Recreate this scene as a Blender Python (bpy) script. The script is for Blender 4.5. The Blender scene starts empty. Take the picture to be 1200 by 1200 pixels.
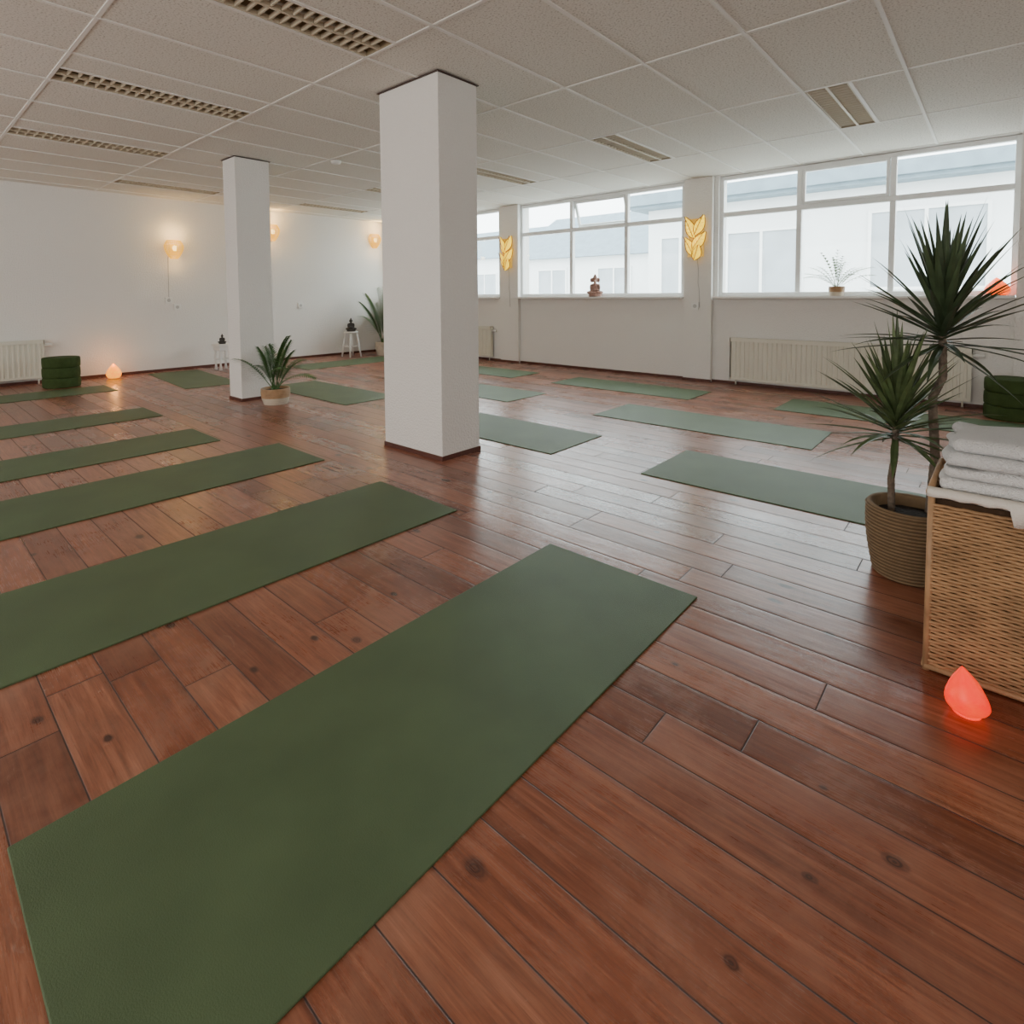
import bpy, bmesh, math, random
from mathutils import Vector, Matrix, noise
random.seed(7)
COL = bpy.context.scene.collection
pi = math.pi

# ------------------------------------------------------------------ materials
def new_mat(name):
    m = bpy.data.materials.new(name); m.use_nodes = True
    nt = m.node_tree; b = nt.nodes["Principled BSDF"]
    return m, nt, b
def mat(name, col, rough=0.6, spec=0.4, bump=0.0, bscale=50, var=0.0, vscale=8, emis=None, es=0, metal=0):
    m, nt, b = new_mat(name)
    b.inputs["Base Color"].default_value = (*col, 1)
    b.inputs["Roughness"].default_value = rough
    b.inputs["Specular IOR Level"].default_value = spec
    b.inputs["Metallic"].default_value = metal
    tc = nt.nodes.new("ShaderNodeTexCoord")
    if var > 0:
        n = nt.nodes.new("ShaderNodeTexNoise"); n.inputs["Scale"].default_value = vscale; n.inputs["Detail"].default_value = 3
        nt.links.new(tc.outputs["Object"], n.inputs["Vector"])
        r = nt.nodes.new("ShaderNodeValToRGB")
        r.color_ramp.elements[0].position = 0.3; r.color_ramp.elements[1].position = 0.7
        r.color_ramp.elements[0].color = tuple(max(0, c*(1-var)) for c in col)+(1,)
        r.color_ramp.elements[1].color = tuple(min(1, c*(1+var)) for c in col)+(1,)
        nt.links.new(n.outputs["Fac"], r.inputs["Fac"]); nt.links.new(r.outputs["Color"], b.inputs["Base Color"])
    if bump > 0:
        n2 = nt.nodes.new("ShaderNodeTexNoise"); n2.inputs["Scale"].default_value = bscale; n2.inputs["Detail"].default_value = 2
        nt.links.new(tc.outputs["Object"], n2.inputs["Vector"])
        bp = nt.nodes.new("ShaderNodeBump"); bp.inputs["Strength"].default_value = bump; bp.inputs["Distance"].default_value = 0.01
        nt.links.new(n2.outputs["Fac"], bp.inputs["Height"]); nt.links.new(bp.outputs["Normal"], b.inputs["Normal"])
    if emis:
        b.inputs["Emission Color"].default_value = (*emis, 1); b.inputs["Emission Strength"].default_value = es
    return m

class NT:
    def __init__(s, nt): s.nt = nt
    def m(s, op, a, b=None, c=None, clamp=False):
        n = s.nt.nodes.new("ShaderNodeMath"); n.operation = op; n.use_clamp = clamp
        for i, v in enumerate((a, b, c)):
            if v is None: continue
            if isinstance(v, (int, float)): n.inputs[i].default_value = v
            else: s.nt.links.new(v, n.inputs[i])
        return n.outputs[0]
    def xyz(s, x, y, z):
        n = s.nt.nodes.new("ShaderNodeCombineXYZ")
        for i, v in enumerate((x, y, z)):
            if isinstance(v, (int, float)): n.inputs[i].default_value = v
            else: s.nt.links.new(v, n.inputs[i])
        return n.outputs[0]
    def wn(s, vec):
        n = s.nt.nodes.new("ShaderNodeTexWhiteNoise"); n.noise_dimensions = '3D'; s.nt.links.new(vec, n.inputs["Vector"]); return n.outputs["Value"]
    def noise(s, vec, scale, detail=4, rough=.5, dist=0):
        n = s.nt.nodes.new("ShaderNodeTexNoise"); n.inputs["Scale"].default_value = scale; n.inputs["Detail"].default_value = detail
        n.inputs["Roughness"].default_value = rough; n.inputs["Distortion"].default_value = dist
        s.nt.links.new(vec, n.inputs["Vector"]); return n.outputs["Fac"]
    def mix(s, f, a, b, mode='MIX'):
        n = s.nt.nodes.new("ShaderNodeMix"); n.data_type = 'RGBA'; n.blend_type = mode
        for i, v in ((0, f), (6, a), (7, b)):
            if isinstance(v, (int, float)): n.inputs[i].default_value = v
            elif isinstance(v, tuple): n.inputs[i].default_value = (*v, 1)
            else: s.nt.links.new(v, n.inputs[i])
        return n.outputs[2]
    def ramp(s, f, els):
        n = s.nt.nodes.new("ShaderNodeValToRGB"); cr = n.color_ramp
        while len(cr.elements) < len(els): cr.elements.new(0.5)
        for e, (p, c) in zip(cr.elements, els):
            e.position = p; e.color = (*c, 1)
        s.nt.links.new(f, n.inputs[0]); return n.outputs[0]

def floor_material():
    m, nt, b = new_mat("floor_planks"); g = NT(nt)
    tc = nt.nodes.new("ShaderNodeTexCoord"); sp = nt.nodes.new("ShaderNodeSeparateXYZ")
    nt.links.new(tc.outputs["Object"], sp.inputs[0]); X, Y = sp.outputs[0], sp.outputs[1]
    PW, PL = 0.130, 3.1
    yr = g.m('DIVIDE', Y, PW); row = g.m('FLOOR', yr); fy = g.m('SUBTRACT', yr, row)
    off = g.m('MULTIPLY', g.wn(g.xyz(row, 3.3, 1.1)), 7.0)
    xr = g.m('ADD', g.m('DIVIDE', X, PL), off); col = g.m('FLOOR', xr); fx = g.m('SUBTRACT', xr, col)
    idv = g.wn(g.xyz(row, col, 5.0))
    split = g.m('ADD', g.m('MULTIPLY', idv, 0.5), 0.3)
    side = g.m('GREATER_THAN', fx, split)
    pid = g.m('ADD', col, g.m('MULTIPLY', side, 0.37))
    id2 = g.wn(g.xyz(row, pid, 9.0)); id3 = g.wn(g.xyz(row, pid, 2.0))
    ey = g.m('MULTIPLY', g.m('MINIMUM', fy, g.m('SUBTRACT', 1.0, fy)), PW)
    e1 = g.m('MULTIPLY', g.m('MINIMUM', fx, g.m('SUBTRACT', 1.0, fx)), PL)
    e2 = g.m('MULTIPLY', g.m('ABSOLUTE', g.m('SUBTRACT', fx, split)), PL)
    ed = g.m('MINIMUM', ey, g.m('MINIMUM', e1, e2))
    seam = g.m('SUBTRACT', 1.0, g.m('DIVIDE', g.m('SUBTRACT', ed, 0.0006), 0.0018, clamp=True), clamp=True)
    edge = g.m('SUBTRACT', 1.0, g.m('DIVIDE', ed, 0.010, clamp=True), clamp=True)
    gv = g.xyz(g.m('ADD', g.m('MULTIPLY', X, 1.6), g.m('MULTIPLY', id2, 30)), g.m('ADD', g.m('MULTIPLY', Y, 26), g.m('MULTIPLY', id3, 11)), 0.0)
    grain = g.noise(gv, 2.2, 6, .62, .6)
    gv2 = g.xyz(g.m('ADD', g.m('MULTIPLY', X, 5), g.m('MULTIPLY', id2, 30)), g.m('MULTIPLY', Y, 160), 0.0)
    fine = g.noise(gv2, 2.0, 3, .6, .1)
    blot = g.noise(tc.outputs["Object"], 3.0, 6, .70, .3)
    c = g.ramp(grain, [(0.28, (.145, .044, .022)), (0.5, (.245, .080, .041)), (0.72, (.36, .138, .078))])
    tint = g.ramp(id2, [(0.0, (.62, .57, .54)), (.35, (.92, .90, .88)), (.7, (1.12, 1.10, 1.06)), (1.0, (1.25, 1.36, 1.38))])
    c = g.mix(1.0, c, tint, 'MULTIPLY')
    c = g.mix(g.m('MULTIPLY', g.m('SUBTRACT', fine, 0.46, clamp=True), 1.3, clamp=True), c, (.06, .018, .010))
    c = g.mix(g.m('MULTIPLY', g.m('SUBTRACT', blot, 0.47, clamp=True), 1.9, clamp=True), c, (.40, .20, .13))
    sc = g.noise(g.xyz(g.m('MULTIPLY', X, 9), g.m('MULTIPLY', Y, 30), 4.0), 1.3, 5, .75, 1.2)
    c = g.mix(g.m('MULTIPLY', g.m('SUBTRACT', sc, 0.63, clamp=True), 3.2, clamp=True), c, (.46, .31, .24))
    nz = g.noise(tc.outputs["Object"], 26, 2)
    kv = nt.nodes.new("ShaderNodeTexVoronoi"); kv.voronoi_dimensions = '2D'; kv.inputs["Scale"].default_value = 1.0; kv.inputs["Randomness"].default_value = 1
    nt.links.new(g.xyz(g.m('MULTIPLY', X, 2.1), g.m('ADD', g.m('MULTIPLY', Y, 3.6), 0.4), 0.0), kv.inputs["Vector"])
    kd = g.m('ADD', kv.outputs["Distance"], g.m('MULTIPLY', g.m('SUBTRACT', nz, .5), .05))
    kr = nt.nodes.new("ShaderNodeSeparateColor"); nt.links.new(kv.outputs["Color"], kr.inputs[0])
    krad = g.m('MULTIPLY', g.m('SUBTRACT', kr.outputs[0], 0.22, clamp=True), 0.085)
    kn = g.m('SUBTRACT', 1.0, g.m('DIVIDE', g.m('SUBTRACT', kd, g.m('MULTIPLY', krad, .6)), g.m('ADD', g.m('MULTIPLY', krad, 0.7), 0.0005), clamp=True), clamp=True)
    kn = g.m('MULTIPLY', kn, g.m('GREATER_THAN', kr.outputs[0], 0.45))
    # the larger knots of the nearest boards
    for (kx, ky, rr) in ((-.712, .700, .022), (-.116, 1.229, .018), (-.293, .865, .013), (-1.49, .953, .017), (-1.822, .230, .015), (-.232, 1.094, .010), (-.372, 1.949, .016)):
        dx = g.m('MULTIPLY', g.m('SUBTRACT', X, kx), .8); dy = g.m('MULTIPLY', g.m('SUBTRACT', Y, ky), 1.15)
        dd = g.m('SQRT', g.m('ADD', g.m('MULTIPLY', dx, dx), g.m('MULTIPLY', dy, dy)))
        dd = g.m('ADD', dd, g.m('MULTIPLY', g.m('SUBTRACT', nz, .5), .018))
        kk = g.m('SUBTRACT', 1.0, g.m('DIVIDE', g.m('SUBTRACT', dd, rr*.55), rr*.6, clamp=True), clamp=True)
        rg = g.m('ADD', g.m('MULTIPLY', g.m('SINE', g.m('MULTIPLY', dd, 900)), .2), .8)
        kn = g.m('MAXIMUM', kn, g.m('MULTIPLY', kk, rg))
    c = g.mix(g.m('MULTIPLY', kn, 0.88), c, (.030, .013, .010))
    c = g.mix(g.m('MULTIPLY', edge, 0.20), c, (.045, .013, .009))
    c = g.mix(g.m('MULTIPLY', seam, .92), c, (.014, .006, .004))
    nt.links.new(c, b.inputs["Base Color"])
    ro = g.m('ADD', g.m('MULTIPLY', blot, .17), g.m('ADD', g.m('MULTIPLY', fine, .12), g.m('MULTIPLY', id3, .07)))
    ro = g.m('ADD', ro, 0.11)
    nt.links.new(g.m('ADD', ro, g.m('MULTIPLY', seam, .5), clamp=True), b.inputs["Roughness"])
    b.inputs["Specular IOR Level"].default_value = 0.75
    h = g.m('SUBTRACT', g.m('MULTIPLY', fine, .14), g.m('ADD', g.m('MULTIPLY', edge, .35), seam))
    h = g.m('ADD', h, g.m('MULTIPLY', g.noise(g.xyz(g.m('MULTIPLY', X, 1.0), g.m('MULTIPLY', Y, 3.0), id2), 5, 2), .9))
    bp = nt.nodes.new("ShaderNodeBump"); bp.inputs["Strength"].default_value = 0.35; bp.inputs["Distance"].default_value = 0.004
    nt.links.new(h, bp.inputs["Height"]); nt.links.new(bp.outputs["Normal"], b.inputs["Normal"])
    return m

def ceiling_material():
    m, nt, b = new_mat("ceiling_tile"); g = NT(nt)
    tc = nt.nodes.new("ShaderNodeTexCoord"); sp = nt.nodes.new("ShaderNodeSeparateXYZ")
    nt.links.new(tc.outputs["Object"], sp.inputs[0])
    cx = g.m('FLOOR', g.m('DIVIDE', g.m('ADD', sp.outputs[0], .49), .6)); cy = g.m('FLOOR', g.m('DIVIDE', g.m('SUBTRACT', sp.outputs[1], 3.19), 1.19))
    idv = g.wn(g.xyz(cx, cy, 1.0))
    n = g.noise(tc.outputs["Object"], 90, 3, .7)
    n2 = g.noise(tc.outputs["Object"], 1.2, 2)
    c = g.ramp(n, [(0.34, (.34, .325, .285)), (0.45, (.79, .775, .715)), (0.7, (.87, .855, .80))])
    c = g.mix(g.m('MULTIPLY', idv, .20), c, (.54, .51, .44))
    c = g.mix(g.m('MULTIPLY', n2, .12), c, (.6, .56, .48))
    nt.links.new(c, b.inputs["Base Color"]); b.inputs["Roughness"].default_value = .9; b.inputs["Specular IOR Level"].default_value = .1
    return m

def glass_material():
    m = bpy.data.materials.new("window_glass"); m.use_nodes = True; nt = m.node_tree; nt.nodes.clear()
    o = nt.nodes.new("ShaderNodeOutputMaterial"); t = nt.nodes.new("ShaderNodeBsdfTransparent"); gl = nt.nodes.new("ShaderNodeBsdfGlossy")
    gl.inputs["Roughness"].default_value = .05; t.inputs["Color"].default_value = (.95, .98, .97, 1)
    mx = nt.nodes.new("ShaderNodeMixShader"); mx.inputs[0].default_value = .05
    nt.links.new(t.outputs[0], mx.inputs[1]); nt.links.new(gl.outputs[0], mx.inputs[2]); nt.links.new(mx.outputs[0], o.inputs[0])
    return m

def salt_material(name, c1, c2, s):
    m, nt, b = new_mat(name); g = NT(nt)
    tc = nt.nodes.new("ShaderNodeTexCoord")
    n = g.noise(tc.outputs["Object"], 30, 4, .65)
    c = g.ramp(n, [(.35, c1), (.68, c2)])
    nt.links.new(c, b.inputs["Emission Color"]); b.inputs["Base Color"].default_value = (*c1, 1)
    b.inputs["Emission Strength"].default_value = s; b.inputs["Roughness"].default_value = .4
    return m

M = dict(
    wall=mat("white_plaster", (.80, .785, .75), .85, .2, bump=.7, bscale=75),
    floor=floor_material(), ceil=ceiling_material(), glass=glass_material(),
    tbar=mat("ceiling_bar", (.82, .81, .77), .6),
    base=mat("baseboard_redwood", (.10, .035, .024), .5, var=.2),
    frame=mat("window_frame_white", (.82, .83, .82), .4),
    sill=mat("window_sill", (.77, .76, .73), .4),
    mat=mat("yoga_mat_green", (.072, .112, .050), .56, .45, bump=.16, bscale=330, var=.13, vscale=3.5),
    cush=mat("cushion_green", (.045, .072, .022), .9, .2, bump=.3, bscale=200, var=.15, vscale=20),
    rad=mat("radiator_cream", (.70, .68, .58), .45),
    lou=mat("louver_cream", (.60, .53, .40), .5), loub=mat("lamp_housing", (.33, .27, .17), .6),
    wick=mat("wicker", (.35, .205, .100), .5, .4, var=.25, vscale=12),
    wgap=mat("weave_gap_shade", (.06, .032, .015), .9),
    rim=mat("basket_wood", (.38, .23, .12), .5, var=.2, vscale=15),
    towel=mat("towel_white", (.80, .80, .79), .95, .1, bump=.9, bscale=260),
    towelg=mat("towel_grey", (.72, .73, .73), .95, .1, bump=.9, bscale=260),
    liner=mat("liner_cloth", (.72, .68, .61), .9, .1, bump=.3, bscale=300),
    seag=mat("seagrass", (.22, .15, .085), .8, .2, var=.12, vscale=30), seagd=mat("seagrass_dark", (.12, .08, .045), .85, .2),
    soil=mat("soil", (.02, .014, .010), .95, bump=.8, bscale=60),
    trunk=mat("trunk_bark", (.15, .115, .085), .85, bump=.8, bscale=70, var=.3, vscale=60),
    drac=mat("dracaena_leaf", (.046, .074, .034), .40, .55, var=.45, vscale=10),
    dracy=mat("dracaena_leaf_variegated", (.085, .125, .048), .42, .5, var=.45, vscale=16),
    palm=mat("palm_leaf", (.055, .135, .032), .45, .5, var=.35, vscale=14),
    palml=mat("palm_leaf_light", (.20, .28, .13), .5, .5, var=.3, vscale=14),
    white=mat("white_paint", (.76, .75, .72), .5), plast=mat("white_plastic", (.80, .80, .77), .35), cordm=mat("grey_cord", (.52, .51, .50), .5),
    grey=mat("socket_hole", (.50, .50, .48), .6),
    dark=mat("dark_bronze", (.035, .03, .025), .35, .5), stone=mat("brown_stone", (.34, .20, .16), .6, var=.3, vscale=30),
    terr=mat("planter_beige", (.52, .45, .36), .7, var=.2),
    rattan=mat("rattan_glow", (.55, .30, .05), .6, emis=(1, .52, .03), es=.95),
    bulb=mat("bulb_warm", (1, .8, .5), .5, emis=(1, .72, .28), es=5),
    leafg=mat("lamp_leaf_yellow", (.85, .60, .05), .5, emis=(1, .62, .010), es=1.9),
    leafb=mat("lamp_panel_warm", (.55, .36, .10), .5, emis=(1, .58, .06), es=.35),
    vein=mat("lamp_vein", (.26, .12, .01), .6, emis=(1, .35, .01), es=.06),
    saltr=salt_material("salt_red", (1, .010, .002), (1, .075, .012), .95),
    saltm=salt_material("salt_deep_orange", (1, .080, .004), (1, .17, .012), 1.6),
    salto=salt_material("salt_orange", (1, .26, .01), (1, .42, .03), 1.8),
    wood=mat("dark_wood", (.06, .03, .02), .5),
    bldg=mat("render_white", (.78, .80, .80), .9, var=.05, vscale=1), bgls=mat("building_glass", (.38, .42, .45), .5, var=.12, vscale=1.5),
    roof=mat("roof_bluegrey", (.19, .25, .29), .8, var=.12, vscale=4), pave=mat("pavement", (.5, .5, .48), .9),
)

# ------------------------------------------------------------------ mesh builder
class MB:
    def __init__(s): s.v = []; s.f = []; s.mi = []
    def face(s, idx, mi=0): s.f.append(tuple(idx)); s.mi.append(mi)
    def box(s, x0, x1, y0, y1, z0, z1, mi=0):
        n = len(s.v)
        s.v += [(x, y, z) for z in (z0, z1) for y in (y0, y1) for x in (x0, x1)]
        for q in ((0, 2, 3, 1), (4, 5, 7, 6), (0, 1, 5, 4), (2, 6, 7, 3), (0, 4, 6, 2), (1, 3, 7, 5)): s.face([n+i for i in q], mi)
    def tube(s, pts, r, sides=6, mi=0, cap=True):
        n0 = len(s.v); pts = [Vector(p) for p in pts]; N = len(pts)
        rr = r if isinstance(r, (list, tuple)) else [r]*N
        up = None
        for i, p in enumerate(pts):
            t = (pts[min(i+1, N-1)]-pts[max(i-1, 0)])
            t = t.normalized() if t.length > 1e-9 else Vector((0, 0, 1))
            if up is None:
                up = Vector((0, 0, 1)) if abs(t.z) < .9 else Vector((1, 0, 0))
            a = t.cross(up); a = a.normalized() if a.length > 1e-6 else Vector((1, 0, 0)); bb = a.cross(t).normalized()
            up = bb
            for k in range(sides):
                an = 2*pi*k/sides+pi/sides
                s.v.append(tuple(p+a*math.cos(an)*rr[i]+bb*math.sin(an)*rr[i]))
        for i in range(N-1):
            for k in range(sides):
                k2 = (k+1) % sides
                s.face((n0+i*sides+k, n0+i*sides+k2, n0+(i+1)*sides+k2, n0+(i+1)*sides+k), mi)
        if cap:
            s.face([n0+k for k in range(sides)][::-1], mi); s.face([n0+(N-1)*sides+k for k in range(sides)], mi)
    def lathe(s, prof, c=(0, 0, 0), seg=28, mi=0, wob=None):
        n0 = len(s.v); P = len(prof)
        for i, (r, z) in enumerate(prof):
            for k in range(seg):
                a = 2*pi*k/seg; q = r*(1+(wob(i, k) if wob else 0))
                s.v.append((c[0]+q*math.cos(a), c[1]+q*math.sin(a), c[2]+z))
        for i in range(P-1):
            for k in range(seg):
                k2 = (k+1) % seg
                s.face((n0+i*seg+k, n0+i*seg+k2, n0+(i+1)*seg+k2, n0+(i+1)*seg+k), mi)
        if prof[0][0] > 1e-4: s.face([n0+k for k in range(seg)][::-1], mi)
        if prof[-1][0] > 1e-4: s.face([n0+(P-1)*seg+k for k in range(seg)], mi)
    def ell(s, c, r, seg=16, rings=10, mi=0):
        n0 = len(s.v)
        for i in range(rings+1):
            th = pi*i/rings
            for k in range(seg):
                a = 2*pi*k/seg
                s.v.append((c[0]+r[0]*math.sin(th)*math.cos(a), c[1]+r[1]*math.sin(th)*math.sin(a), c[2]-r[2]*math.cos(th)))
        for i in range(rings):
            for k in range(seg):
                k2 = (k+1) % seg
                s.face((n0+i*seg+k, n0+i*seg+k2, n0+(i+1)*seg+k2, n0+(i+1)*seg+k), mi)
    def ribbon(s, pts, ws, side, fold=0.25, mi=0):
        n0 = len(s.v); pts = [Vector(p) for p in pts]; N = len(pts)
        for i, p in enumerate(pts):
            t = (pts[min(i+1, N-1)]-pts[max(i-1, 0)]).normalized()
            sd = (side-t*side.dot(t))
            sd = sd.normalized() if sd.length > 1e-6 else Vector((1, 0, 0))
            nn = sd.cross(t)
            if nn.z < 0: nn = -nn
            w = ws[i]
            s.v += [tuple(p+sd*w+nn*w*fold), tuple(p), tuple(p-sd*w+nn*w*fold)]
        for i in range(N-1):
            a = n0+i*3
            s.face((a, a+1, a+4, a+3), mi); s.face((a+1, a+2, a+5, a+4), mi)
    def obj(s, name, mats, parent=None, smooth=False, loc=(0, 0, 0)):
        me = bpy.data.meshes.new(name); me.from_pydata(s.v, [], s.f); me.update()
        if not isinstance(mats, (list, tuple)): mats = [mats]
        for m in mats: me.materials.append(m)
        me.polygons.foreach_set("material_index", s.mi)
        if smooth: me.polygons.foreach_set("use_smooth", [True]*len(me.polygons))
        o = bpy.data.objects.new(name, me); COL.objects.link(o); o.location = loc
        if parent: o.parent = parent
        return o
def bevel(o, w=.005, seg=2):
    m = o.modifiers.new("b", 'BEVEL'); m.width = w; m.segments = seg; m.limit_method = 'ANGLE'; return o
def thing(o, label, cat, group=None):
    o["label"] = label; o["category"] = cat
    if group: o["group"] = group
    return o
def empty(name, loc):
    o = bpy.data.objects.new(name, None); o.empty_display_size = .1; COL.objects.link(o); o.location = loc; return o
def struct(o): o["kind"] = "structure"; return o
def dup(root, loc, rotz=0.0):
    r = root.copy(); COL.objects.link(r); r.location = loc; r.rotation_euler = (0, 0, rotz)
    def rec(o, p):
        for c in o.children:
            n = c.copy(); COL.objects.link(n); n.parent = p; n.matrix_parent_inverse = c.matrix_parent_inverse.copy(); rec(c, n)
    rec(root, r); return r

# ------------------------------------------------------------------ room shell
H = 2.50; XW = -9.15; XE = 2.6; YS = -3.0; YN = 6.76
b = MB(); b.box(XW-.2, XE+.2, YS-.2, YN+.35, -.12, 0); struct(b.obj("floor", M["floor"]))
b = MB(); b.box(XW-.2, XW, YS-.2, YN+.3, -.1, 2.75); struct(b.obj("wall_west", M["wall"]))
b = MB(); b.box(XE, XE+.2, YS-.2, YN+.3, -.1, 2.75); struct(b.obj("wall_east", M["wall"]))
b = MB(); b.box(XW, XE, YS-.2, YS, -.1, 2.75); struct(b.obj("wall_south", M["wall"]))
WINS = [(-8.85, -6.17, [-7.95, -7.06]), (-5.75, -3.02, [-4.77, -3.86]), (-2.58, .12, [-1.70, -.835])]
PIERS = ((-6.10, -5.72), (-2.985, -2.635), (.115, .50))
b = MB()
b.box(XW, XE, YN, YN+.26, -.1, 1.03)
b.box(XW, XE, YN, YN+.26, 2.49, 2.75)
xs = [XW]+[v for w in WINS for v in w[:2]]+[XE]
for i in range(0, len(xs), 2): b.box(xs[i], xs[i+1], YN, YN+.26, 1.03, 2.49)
struct(b.obj("wall_north", M["wall"]))
for k, (x0, x1) in enumerate(PIERS):
    b = MB(); b.box(x0, x1, YN-.06, YN-.0005, 0, 2.495); struct(b.obj("trim_%d" % (10+k), M["wall"]))
b = MB(); b.box(XW, XW+.014, YS, YN, 0, .035); struct(b.obj("baseboard_west", M["base"]))
b = MB(); b.box(XW, XE, YN-.012, YN, 0, .03)
for x0, x1 in PIERS: b.box(x0-.01, x1+.01, YN-.072, YN-.06, 0, .03)
struct(b.obj("baseboard_north", M["base"]))
for i, (x0, x1, mul) in enumerate(WINS):
    b = MB(); y0, y1 = YN+.04, YN+.10; z0, z1, zt = 1.05, 2.485, 2.03; fw = .045
    b.box(x0, x0+fw, y0, y1, z0, z1); b.box(x1-fw, x1, y0, y1, z0, z1)
    b.box(x0+fw, x1-fw, y0, y1, z0, z0+fw); b.box(x0+fw, x1-fw, y0, y1, z1-fw, z1); b.box(x0+fw, x1-fw, y0, y1, zt-.028, zt+.028)
    for m in mul:
        b.box(m-.026, m+.026, y0-.005, y1, z0+fw, zt-.028); b.box(m-.026, m+.026, y0-.005, y1, zt+.028, z1-fw)
    mx0, mx1 = mul[0]+.03, mul[1]-.03
    if i != 1:
        for q in ((mx0, mx0+.03, zt+.03, z1-fw), (mx1-.03, mx1, zt+.03, z1-fw), (mx0+.03, mx1-.03, zt+.03, zt+.06), (mx0+.03, mx1-.03, z1-fw-.03, z1-fw)):
            b.box(q[0], q[1], y0-.012, y0+.03, q[2], q[3])
    else:
        n0 = len(b.v)
        for q in ((mx0, mx0+.035, 0, .38), (mx1-.035, mx1, 0, .38), (mx0+.035, mx1-.035, 0, .035), (mx0+.035, mx1-.035, .345, .38)):
            b.box(q[0], q[1], -.015, .02, q[2], q[3])
        R = Matrix.Rotation(math.radians(20), 4, 'X')
        for k in range(n0, len(b.v)):
            p = Vector(b.v[k]); p.z -= .38; p = R @ p; b.v[k] = (p.x, p.y+y0+.03, p.z+z1-fw)
    w = struct(bevel(b.obj("window_%d" % (i+1), M["frame"]), .004))
    g = MB(); g.box(x0+fw, x1-fw, y0+.03, y0+.034, z0+fw, z1-fw); o = g.obj("glass", M["glass"], parent=w); o["kind"] = "structure"
    s = MB(); s.box(x0-.02, (x1+.02 if i < 2 else x1-.01), YN-.13, YN+.10, 1.022, 1.05)
    struct(bevel(s.obj("trim_%d" % (i+2), M["sill"]), .004))
    L = bpy.data.lights.new("portal", 'AREA'); L.shape = 'RECTANGLE'; L.size = x1-x0; L.size_y = z1-z0; L.cycles.is_portal = True
    lo = bpy.data.objects.new("window_portal", L); COL.objects.link(lo); lo.location = ((x0+x1)/2, YN+.3, (z0+z1)/2); lo.rotation_euler = (-pi/2, 0, 0)

BX = [-.49+.6*k for k in range(-15, 6)]; BY = [3.19+1.19*k for k in range(-6, 4)]
FX = [(-2.89, .81), (-4.69, .81), (-6.49, .81), (-8.29, 2.0), (-8.29, 4.38), (-6.49, 4.38), (-4.69, 4.38), (-2.89, 4.38), (-1.09, 4.38)]
def near(a, c): return abs(a-c) < .01
b = MB(); bars = MB()
ex = [XW]+[x for x in BX if XW < x < XE]+[XE]; ey = [YS]+[y for y in BY if YS < y < YN]+[YN]
for i in range(len(ex)-1):
    for j in range(len(ey)-1):
        fx = any(near(ex[i], f[0]) and near(ey[j], f[1]) for f in FX)
        x0 = ex[i]+(.29 if fx else 0)
        b.box(x0, ex[i+1], ey[j], ey[j+1], H, H+.02)
        if fx: bars.box(ex[i]+.279, ex[i]+.301, ey[j]+.012, ey[j+1]-.012, H-.006, H+.004)
struct(b.obj("ceiling", M["ceil"]))
for x in ex[1:-1]: bars.box(x-.010, x+.010, YS, YN, H-.007, H+.003)
for y in ey[1:-1]:
    for i in range(len(ex)-1): bars.box(ex[i]+.0105, ex[i+1]-.0105, y-.010, y+.010, H-.005, H+.003)
bars.box(XW, XE, YN-.02, YN, H-.006, H+.002); bars.box(XW, XW+.02, YS, YN, H-.006, H+.002)
struct(bars.obj("trim_1", M["tbar"]))
b = MB(); b.box(XW-.2, XE+.2, YS-.2, YN+.3, 2.75, 2.85); struct(b.obj("trim_5", M["wall"]))
x0, x1, L_ = .014, .276, 1.19
r = empty("ceiling_light", (FX[0][0], FX[0][1], H))
b = MB(); y0, y1 = .014, L_-.014
b.box(x0, x1, y0, y1, .09, .10); b.box(x0-.008, x0, y0, y1, -.001, .10); b.box(x1, x1+.008, y0, y1, -.001, .10); b.box(x0, x1, y0-.008, y0, -.001, .10); b.box(x0, x1, y1, y1+.008, -.001, .10)
b.obj("housing", M["loub"], r)
b = MB(); n = 20
for k in range(1, n): yy = y0+(y1-y0)*k/n; b.box(x0, (x0+x1)/2-.012, yy-.004, yy+.004, .0, .024); b.box((x0+x1)/2+.012, x1, yy-.004, yy+.004, .0, .024)
b.box((x0+x1)/2-.009, (x0+x1)/2+.009, y0, y1, -.002, .024); b.box(x0, x0+.008, y0, y1, -.002, .024); b.box(x1-.008, x1, y0, y1, -.002, .024)
b.obj("louver", M["lou"], r)
t = MB(); t.tube([((x0+x1)/2-.06, y0+.03, .07), ((x0+x1)/2-.06, y1-.03, .07)], .010, 8); t.obj("lamp_tube", M["plast"], r, True)
thing(r, "recessed fluorescent ceiling light with cream louver grid, switched off", "ceiling light", "recessed ceiling lights")
for f in FX[1:]: dup(r, (f[0], f[1], H))
b = MB(); b.lathe([(.052, 0), (.052, -.012), (.045, -.03), (.02, -.036), (0, -.036)], seg=24)
thing(b.obj("smoke_detector", M["plast"], None, True, (-5.29, 3.26, H-.002)), "round white smoke detector on the tiled ceiling", "smoke detector")

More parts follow.
